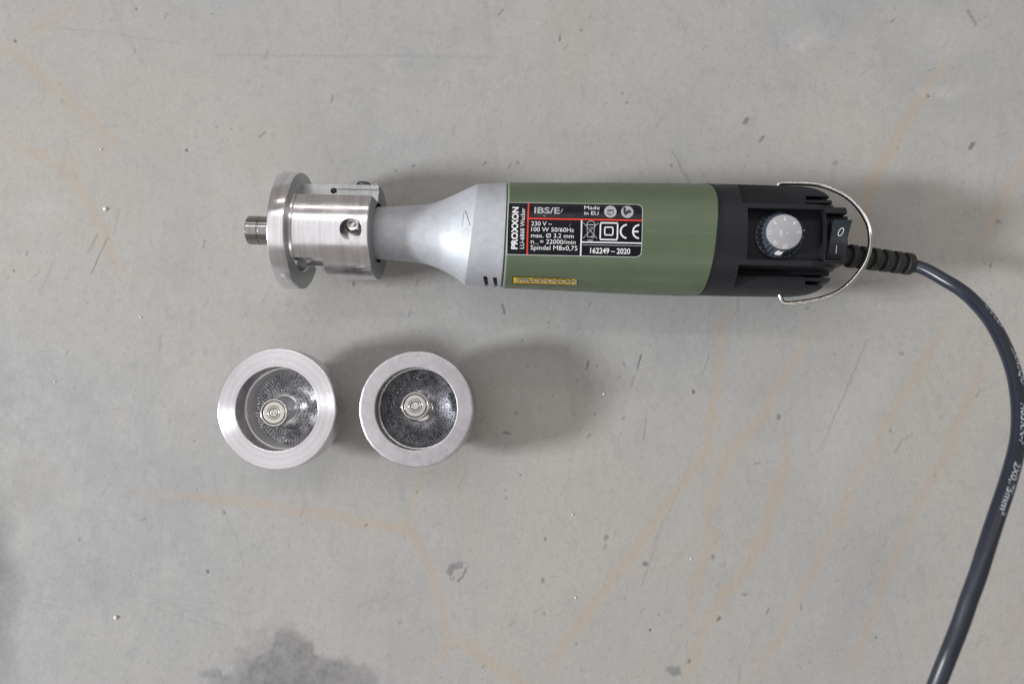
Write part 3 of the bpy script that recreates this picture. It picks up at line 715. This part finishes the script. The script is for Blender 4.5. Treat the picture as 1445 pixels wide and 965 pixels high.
# pointer paint blob on the skirt
pb = L(1100, 356.8, 17.6)
bl = []
for j in range(14):
    a = 2 * PI * j / 14; r = (1.25 if j % 3 else .85) * (1 + .25 * math.sin(j * 2.3)); bl.append(Vector((pb.x + r * 1.05 * math.cos(a), pb.y + .1 + r * .62 * math.sin(a), 17.9 + r * .0 )))
v, f = rings([[p + Vector((0, 0, -2.2)) for p in bl], bl])
tp('pointer_mark', (v, f), M['whitepaint'], dial)
p = L(1122, 309.5, 17.5); tick(1122, 309.8, 50, 1.2, .35, 18.0, dial)

# ---------------------------------------------------------------- rocker switch
bezel = pxbox(1166.5, 1196, 305, 366, 10.9, 13.4, 13.4)
sw = tp('rocker_switch', bezel, M['black'])
ya = L(1185, 310.5, 19).y; yb = L(1182, 361, 13.5).y
xa = X(1168.8, 13.5); xb = X(1194.5, 14)
prof = []
nP = 16
for i in range(nP + 1):
    t = i / nP; yy = ya + (yb - ya) * t
    z = 19.2 - 5.6 * (1 - (1 - t) ** 1.9)
    prof.append((yy, z))
vv = []; ff = []
for x in (xa, xa + .15, xb - .15, xb):
    e = .12 if x in (xa, xb) else 0
    for yy, z in prof: vv.append(Vector((x, yy, z - e)))
    for yy, z in prof: vv.append(Vector((x, yy, 11.5)))
n2 = 2 * (nP + 1)
for k in range(3):
    for i in range(nP):
        ff.append((k * n2 + i, k * n2 + i + 1, (k + 1) * n2 + i + 1, (k + 1) * n2 + i))
    ff.append((k * n2, (k + 1) * n2, (k + 1) * n2 + nP + 1, k * n2 + nP + 1)); ff.append((k * n2 + nP, k * n2 + 2 * nP + 1, (k + 1) * n2 + 2 * nP + 1, (k + 1) * n2 + nP))
for k in (0, 3):
    for i in range(nP):
        q = (k * n2 + i, k * n2 + i + 1, k * n2 + nP + 2 + i, k * n2 + nP + 1 + i); ff.append(q if k == 0 else q[::-1])
rk = tp('rocker', (vv, ff), M['switch'], sw, angle=30); recalc(rk)
def rz(y):
    t = (y - ya) / (yb - ya); t = min(1, max(0, t)); return 19.2 - 5.6 * (1 - (1 - t) ** 1.9)
def sm(vf, px, py):
    p = L(px, py, 15.5)
    for _ in range(4): p = L(px, py, rz(p.y))
    tp('switch_mark', ([Vector((p.x + x, p.y + y, rz(p.y + y) + .06)) for x, y in vf[0]], vf[1]), M['white'], sw, smooth=False)
v, f = stroke([(.72 * math.cos(a) + .25 * math.sin(a) , 1.15 * math.sin(a)) for a in [2 * PI * i / 24 for i in range(25)]], .24); sm((v, f), 1186.5, 327.5)
sm(stroke([(0, 1.25), (0, -1.25)], .3), 1180, 352)

# ---------------------------------------------------------------- wire loop
lp = [(1095.6, 270, 2), (1096, 265, 2), (1098.7, 260.2, 2), (1106, 259, 2), (1130, 259.2, 2.6), (1153.6, 260.9, 3.2), (1174, 267, 4), (1195, 278, 4.8), (1211.7, 294, 5.6), (1224, 314.6, 6.4), (1228, 333, 7),
      (1227, 352, 7), (1220, 372.7, 6.4), (1203, 395.5, 5.6), (1182.7, 412, 4.8), (1157.8, 421.6, 4), (1133, 426.2, 3), (1110, 428.2, 2.2), (1104, 425.8, 2), (1101, 418, 2), (1099.6, 411, 2)]
v, f, _ = tube(catmull([L(*p) for p in lp], 8), .82, 16); tp('hanging_loop', (v, f), M['steel'])

# ---------------------------------------------------------------- strain relief and cord
s0 = L(1192, 360.5, 2.0); s1 = L(1286, 373.0, -3.0); dv = (s1 - s0)
ln = dv.length; sr = []
tq = dv.normalized(); sd = tq.cross(Vector((0, 0, 1))).normalized(); uu = sd.cross(tq)
def srr(t, r, sq_=1.0): return [s0 + tq * t + sd * (r * math.cos(2 * PI * j / 28)) + uu * (r * sq_ * math.sin(2 * PI * j / 28)) for j in range(28)]
prof = [(-2, 3.4)]
nr_ = 6; pitch = ln / nr_
for k in range(nr_):
    r = 4.05 - .04 * k; t0 = k * pitch
    prof += [(t0 + .02 * pitch, 2.6), (t0 + .3 * pitch, 2.6), (t0 + .33 * pitch, r - .2), (t0 + .38 * pitch, r), (t0 + .9 * pitch, r - .05), (t0 + .95 * pitch, r - .3), (t0 + .98 * pitch, 2.6)]
prof.append((ln, 2.5))
v, f = rings([srr(t, r) for t, r in prof]); tp('strain_relief', (v, f), M['black_dull'], angle=30)
e3 = TOOLM @ (s1 + Vector((0, 0, ZA)))
cpts = [(1283.5, 373.3, e3.z + .2), (1305, 380, 18.5), (1332.5, 395.5, 22), (1354, 408.5, 25.5), (1374, 425, 30), (1398, 452, 38), (1417, 486, 46), (1430, 520, 54), (1436.5, 554, 60), (1438.5, 590, 66), (1436, 622, 70), (1428, 658, 75), (1418, 693, 79),
        (1406.6, 728.5, 82), (1392, 775, 85), (1381, 810, 86), (1367, 847, 86), (1355, 880, 86), (1338, 922, 86), (1321, 965, 85), (1300, 1020, 84), (1270, 1100, 80), (1240, 1200, 70)]
path = catmull([P(*p) for p in cpts], 10)
# into the tool's frame
pl = [TI @ (p + Vector((.16 * math.sin(i * .075), .12 * math.sin(i * .06 + 1), 0)) * min(1, i / 40)) - Vector((0, 0, ZA)) for i, p in enumerate(path)]
v, f, fr = tube(pl, 2.18, 24, True)
cord = tp('power_cord', (v, f), M['cable'])
cum = [0]
for a, b in zip(pl[:-1], pl[1:]): cum.append(cum[-1] + (b - a).length)
def at_px(py_):   # arc length where the path passes a given picture row
    best = min(range(20, len(path)), key=lambda i: abs(i)); d = 1e9
    for i in range(15, len(path)):
        r = path[i] - CAM; d_ = -r.dot(cz); y_ = 482.5 - F * r.dot(cy) / d_
        if abs(y_ - py_) < d: d = abs(y_ - py_); best = i
    return cum[best]
def cordtext(s, y0, y1, cap_, phi):
    l0, l1 = at_px(y0), at_px(y1); v, f = text2d(s, cap_, l1 - l0, .012); out = []
    for x, y in v:
        l = l0 + x; i = int(np.searchsorted(cum, l)); i = max(1, min(i, len(pl) - 1)); t = (l - cum[i - 1]) / (cum[i] - cum[i - 1]); p = pl[i - 1].lerp(pl[i], t)
        tt, sd_, u_ = fr[i - 1]; ang = math.radians(phi) + (y - cap_ / 2) / 2.18
        # side vector points to the right of travel; the print reads down the cord
        out.append(p + (u_ * math.cos(ang) - sd_ * math.sin(ang)) * 2.235)
    tp('cord_lettering', (out, f), M['cable_print'], cord, smooth=False)
cordtext('<HAR>', 438, 467, 1.5, 17); cordtext('IEMMEQU', 497, 547, 1.7, 18); cordtext('H05RN-F', 574, 632, 1.7, -6); cordtext('2X0,75mm²', 657, 729, 1.65, -5)

# ---------------------------------------------------------------- cutter head: flange, sleeve, tip
SH = axis_py(470) - 0  # head centre line sits a hair above the tool axis in the photograph
hy = L(470, 327.6, 0).y - L(470, axis_py(470), 0).y * 0
hy0 = L(470, 327.6, 0).y
DR = 20.9
xf, xb_ = X(405), X(428)
def H(v): return [Vector((p[0], p[1] + hy0, p[2])) for p in v]
v, f = lathe([(12.9, xf + .1), (DR - .6, xf), (DR - .15, xf + .12), (DR, xf + .5), (DR, xb_ - .35), (DR - .3, xb_), (14.6, xb_), (14.1, xb_ - .5), (13.2, xb_ - 4.2)], 160, 'x', closed=True)
flange = tp('guide_flange', (H(v), f), M['alu'], angle=25)
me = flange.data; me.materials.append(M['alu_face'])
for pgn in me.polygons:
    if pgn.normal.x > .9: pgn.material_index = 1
xe_ = X(534.5)
v, f = lathe([(12.7, xb_ - .6), (16.9, xb_ - .6), (16.9, xe_ - .35), (16.6, xe_), (10.6, xe_), (10.6, xb_ + 9.5), (12.7, xb_ + 9.5)], 160, 'x', closed=True)
sleeve = tp('clamp_sleeve', (H(v), f), M['alu'], angle=25)
def edge_y(px, py):
    z = 13.0
    for _ in range(12): z = math.sqrt(max(1, 16.9 ** 2 - (L(px, py, z).y - hy0) ** 2))
    return L(px, py, z).y
yc = edge_y(440, 363.5); x2 = L(451.5, 364, 14.3).x
yt = edge_y(480, 275.0)
led = 3.2
sy0 = L(480, 272.5, led).y; sy1 = L(480, 266.5, led).y
cuts = [box(xb_ - .9, x2, -40, yc, -40, 40),
        box(X(424, 4), 60, yt, 40, led, 40),
        box(L(470, 269, led).x, X(537), sy0, sy1, led - .7, led + 5),
        lathe([((sy1 - sy0) / 2 + .25, led - 9), ((sy1 - sy0) / 2 + .25, led + 5)], 24, 'z', (L(470.5, 269.3, led).x, (sy0 + sy1) / 2, 0))]
pc = L(495.5, 324, 16)
cuts.append(lathe([(3.75, 10.9), (3.75, 30)], 40, 'z', (pc.x, pc.y, 0)))
boolean(sleeve, cuts, 25)
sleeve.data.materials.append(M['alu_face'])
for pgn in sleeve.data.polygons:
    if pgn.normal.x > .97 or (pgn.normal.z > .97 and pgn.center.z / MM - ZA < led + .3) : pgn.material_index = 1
# relief ring at the root of the sleeve
v, f = lathe([(16.92, xb_ - .2), (17.12, xb_ - .1), (17.05, xb_ + .5), (16.96, xb_ + 1.0), (16.92, xb_ + 1.1)], 128, 'x', closed=True)
rel = tp('root_fillet', (H(v), f), M['alu'], angle=40)
boolean(rel, [box(xb_ - 2, x2, -40, yc, -40, 40), box(xb_ - 2, 60, yt, 40, led, 40)], 40)
# clamping screw in its pocket
sc = L(497.2, 316.2, 15.0)
ss = tp('set_screw', lathe([(1.25, 12.5), (1.25, 14.4), (1.5, 14.85), (1.9, 14.9), (2.25, 14.5), (2.3, 13.9), (2.3, 11), (1.2, 11)], 36, 'z', (sc.x, sc.y, 0), closed=True), M['steel'])
tp('socket_floor', lathe([(0, 12), (1.3, 12), (1.3, 13.9), (0, 14.15)], 20, 'z', (sc.x, sc.y, 0)), M['steel'], ss)
tp('screw_thread', lathe([(2.9, 10.8), (2.9, 13.4), (2.32, 13.6), (2.32, 10.8)], 36, 'z', (sc.x, sc.y, 0), closed=True), M['dark_steel'], ss)
# second screw on the far side
q = L(513, 262, -1)
tp('side_screw', lathe([(1.6, 14), (2.5, 14), (2.5, q.y + .6), (2.1, q.y + 1.1), (0, q.y + 1.1)], 32, 'y', (q.x, 0, -1)), M['dark_steel'])
# spindle inside the sleeve and bearing tip in front
v, f = lathe([(0, xb_ - 4), (4.2, xb_ - 4), (4.2, xb_ + 7), (8.6, xb_ + 9), (8.6, xb_ + 24), (0, xb_ + 24)], 48, 'x')
tp('spindle', (H(v), f), M['dark_steel'])
v, f = lathe([(0, xf - 1), (6.4, xf - 1), (6.4, xf + 3), (0, xf + 3)], 48, 'x'); tp('cutter_plate', (H(v), f), M['dark_steel'])
ty = L(365, 325.3, 0).y
xt = X(351.5); xg = X(369.5)
v, f = lathe([(0, xt + .3), (3.2, xt + .3), (3.2, xt), (4.7, xt), (5.15, xt + .4), (5.15, xg - .35), (4.85, xg - .2), (4.85, xg + .2), (5.15, xg + .35), (5.15, xf + 2), (0, xf + 2)], 72, 'x', (0, ty, 0))
tp('bearing_tip', (v, f), M['steel_x'], angle=25)

# ------------------------------------------------------------------ cutting cups
def make_cup(name, px, py, R, rb, depth, bowl_r, rise, zt, matf, matb, mata, matt, label, bpx, bpy_, neck, worn, bz):
    c = P(px, py, zt); root = bpy.data.objects.new(name, None); C.objects.link(root); root.location = Vector((c.x, c.y, 0)) * MM; root.empty_display_size = .01
    tag(root, label, 'cutting cup', 'loose aluminium cutting cups')
    ch = .75 if worn else .45
    r2 = random.Random(3)
    ph = [r2.uniform(0, 6.28) for _ in range(6)]
    wob = (lambda a, r, h: (.05 * math.sin(5 * a + ph[0]) + .035 * math.sin(13 * a + ph[1]) + .03 * math.sin(29 * a + ph[2]) + .025 * math.sin(47 * a + ph[3])) if r > 17 else 0) if worn else None
    prof = [(neck - .6, 0.0), (neck, .5), (neck, zt - 12.5), (R - 1.2, zt - 10.5), (R - .1, zt - 9.6), (R, zt - 9.0), (R, zt - ch), (R - ch * .3, zt - ch * .3), (R - ch, zt), (R - ch - .12, zt), (rb + .5, zt), (rb + .38, zt), (rb + .1, zt - .1), (rb, zt - .4), (rb, zt - .5)]
    body = lathe(prof + [(rb, zt - depth * .55)], 192, 'z', wob=wob)
    body = (body[0], body[1][:-1])   # the mouth stays open
    ob = obj('cup_body', body[0], body[1], matf, root, angle=30)
    bp = [(rb + .01, zt - depth * .5), (rb, zt - depth * .55), (rb - .35, zt - depth * .56), (rb - .35, zt - depth * .9), (bowl_r + .15, zt - depth), (bowl_r, zt - depth - .25)]
    v, f = lathe(bp, 128); obj('cup_bore', v, f[:-2], matb, root, angle=25)
    # conical abrasive floor rising to the pilot post
    zb = zt - depth - .2; bd_ = -rise
    def bz_(r):
        t = min(1, max(0, (bowl_r - max(r, 5.0)) / (bowl_r - 5.0)))
        return zb + rise * (1 - (1 - t) ** 1.25)
    v, f = lathe([(bowl_r * k / 24, bz_(bowl_r * k / 24)) for k in range(24, 0, -1)] + [(.2, bz_(0))], 96)
    obj('abrasive_cone', v, f[:-2] + [f[-1]], mata, root)
    # teeth: pyramids on spiral rows, with pits between them
    TV, TF, TI_ = [], [], []
    nrow = 9; k = 0
    for i in range(nrow):
        r = 5.2 + (bowl_r - .5 - 5.2) * i / (nrow - 1); n_ = int(2 * PI * r / 1.12)
        for j in range(n_):
            if worn and r2.random() < .12: continue
            a = 2 * PI * (j + (.5 if i % 2 else 0)) / n_ + i * .05 + r2.uniform(-.012, .012)
            rr_ = r + r2.uniform(-.07, .07); x, y, z = rr_ * math.cos(a), rr_ * math.sin(a), bz_(rr_)
            dz = (bz_(rr_ + .1) - bz_(rr_ - .1)) / .2
            ex = Vector((math.cos(a), math.sin(a), dz)).normalized(); ey = Vector((-math.sin(a), math.cos(a), 0)); ez = ex.cross(ey)
            s = r2.uniform(.30, .40); h = r2.uniform(.38, .62); o = len(TV); p = Vector((x, y, z)) - ez * .03
            for sx, sy in ((-1, -1), (1, -1), (1, 1), (-1, 1)): TV.append(p + ex * s * sx + ey * s * sy * .8)
            for sx, sy in ((-1, -1), (1, -1), (1, 1), (-1, 1)): TV.append(p + ex * s * .35 * sx + ey * s * .35 * sy - ex * .08 + ez * h)
            TF += [(o, o + 1, o + 5, o + 4), (o + 1, o + 2, o + 6, o + 5), (o + 2, o + 3, o + 7, o + 6), (o + 3, o, o + 4, o + 7), (o + 4, o + 5, o + 6, o + 7)]; TI_ += [0] * 5
            # pit beside the tooth
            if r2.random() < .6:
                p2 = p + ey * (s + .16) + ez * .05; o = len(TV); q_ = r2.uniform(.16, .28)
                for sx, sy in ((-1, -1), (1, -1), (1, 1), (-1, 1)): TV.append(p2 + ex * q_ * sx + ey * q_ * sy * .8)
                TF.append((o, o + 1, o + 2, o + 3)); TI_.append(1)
    t = obj('abrasive_teeth', TV, TF, matt, root, smooth=False, mats=[M['pit']], mi=TI_); t['kind'] = 'stuff'
    # pilot post and bearing
    b = P(bpx, bpy_, bz) - c; bx_, by_ = b.x, b.y
    o_ = Vector((bx_, by_, 0))
    v, f = lathe([(5.3, zb - bd_ - .3), (5.25, zb - bd_ + .35), (4.6, zb - bd_ + .6), (4.6, bz - 3.5), (4.9, bz - 3.2), (0, bz - 3.2)], 48)
    v = [Vector(p) + Vector((bx_, by_, 0)) * max(0, min(1, (p[2] - (zb - bd_)) / (bz - 4 - zb + bd_))) for p in v]
    obj('pilot_post', v, f, M['bore_worn'] if not worn else M['steel_x'], root)
    BR = 4.95
    bearing = obj('pilot_bearing', *lathe([(4.35, bz - 3.1), (BR - .2, bz - 3.1), (BR, bz - 2.9), (BR, bz - .3), (BR - .25, bz), (4.3, bz), (4.25, bz - .35), (4.25, bz - 3.1)], 72, 'z', closed=True), M['race'], root, loc=(bx_, by_, 0), angle=25)
    def sub(nm, prof, mat, closed=False): return obj(nm, *lathe(prof, 64, 'z', closed=closed), mat, bearing, angle=25)
    sub('seal_gap', [(4.25, bz - .6), (3.6, bz - .55), (3.6, bz - .9), (4.25, bz - .9)], M['dark_steel'], True)
    sub('shield', [(2.35, bz - .25), (2.45, bz - .12), (3.75, bz - .12), (3.85, bz - .3), (3.85, bz - 1), (2.35, bz - 1)], M['shield'] if not worn else M['race'], True)
    sub('inner_race', [(1.65, bz - .1), (1.75, bz), (2.15, bz), (2.25, bz - .15), (2.25, bz - 1), (1.65, bz - 1)], M['race'], True)
    sub('seal_ring', [(2.22, bz - .5), (2.36, bz - .5), (2.36, bz - 1), (2.22, bz - 1)], M['void'], True)
    sub('pin_groove', [(1.45, bz - .5), (1.66, bz - .5), (1.66, bz - 1), (1.45, bz - 1)], M['void'], True)
    sub('centre_pin', [(0, bz - .12), (1.3, bz - .08), (1.45, bz - .2), (1.45, bz - 1.2), (0, bz - 1.2)], M['race'] if worn else M['shield'])
    if not worn:
        for k in range(3):
            a = math.radians(95 + 120 * k); obj('pin_dimple', *lathe([(0, .03), (.3, .02), (.3, -.1), (0, -.1)], 14, 'z', (.75 * math.cos(a), .75 * math.sin(a), bz - .09)), M['dark_steel'], bearing)
    return root
make_cup('cutting_cup', 390.2, 576.8, 21.35, 14.7, 15.6, 13.5, 7.2, 24, M['alu_z'], M['bore'], M['abrasive'], M['teeth'],
         'bright new aluminium cutting cup with crisp rim, the left of the two', 386.2, 582.0, 15.5, False, 25.0)
make_cup('cutting_cup', 586.9, 576.7, 20.25, 14.35, 10.2, 13.3, 4.6, 24, M['alu_worn'], M['bore_worn'], M['abrasive_dark'], M['teeth_dark'],
         'worn dull cutting cup with nicked rim and dark abrasive inside, right of the two', 585.6, 572.4, 15.5, True, 22.6)

# ------------------------------------------------------------------ crumbs on the floor
def crumb(px, py, r, mat, label, z=0.0, fl=.6, seed=1):
    rd = random.Random(seed); bm = bmesh.new(); bmesh.ops.create_icosphere(bm, subdivisions=2, radius=r * MM)
    sx, sy = rd.uniform(.75, 1.2), rd.uniform(.75, 1.2)
    for v in bm.verts:
        k = 1 + rd.uniform(-.16, .16); v.co = Vector((v.co.x * sx * k, v.co.y * sy * k, v.co.z * fl * k))
    me = bpy.data.meshes.new('crumb'); bm.to_mesh(me); bm.free(); me.materials.append(mat); me.shade_smooth()
    c = P(px, py, z + r * fl); o = bpy.data.objects.new('crumb', me); C.objects.link(o); o.location = Vector((c.x, c.y, z + r * fl * .85)) * MM
    tag(o, label, 'crumb', 'crumbs scattered on the floor'); return o
crumb(148, 295, 0.66, M['crumb'], 'round white crumb on bare concrete left of the cutter head flange', seed=2)
crumb(163, 871, 0.74, M['crumb'], 'white crumb near the bottom left corner, throwing a small shadow', seed=3)
crumb(142, 211, 0.47, M['crumb'], 'small white crumb on a rusty vein at the upper left', seed=4)
crumb(852, 556, 0.43, M['crumb'], 'white fleck at the end of the worn cup\'s shadow', seed=5)
crumb(198, 448, 0.33, M['crumb'], 'tiny white crumb between left border and bright cup', seed=6)
crumb(77, 538, 0.33, M['crumb'], 'tiny white crumb closest to the left border', seed=8)
crumb(808, 726, 0.39, M['crumb'], 'cream crumb on bare concrete lower right of the worn cup', seed=9)
crumb(812, 843, 0.35, M['crumb'], 'pale crumb beside the long rusty vein at bottom centre', seed=10)
crumb(531, 260.5, 0.35, M['crumb'], 'white crumb just above the end of the clamp sleeve', seed=11)
crumb(975, 788, 0.33, M['crumb'], 'pale crumb between two rusty veins right of bottom centre', seed=12)
crumb(190, 810, 0.27, M['crumb'], 'faint white crumb above the shadowed crumb at lower left', seed=13)
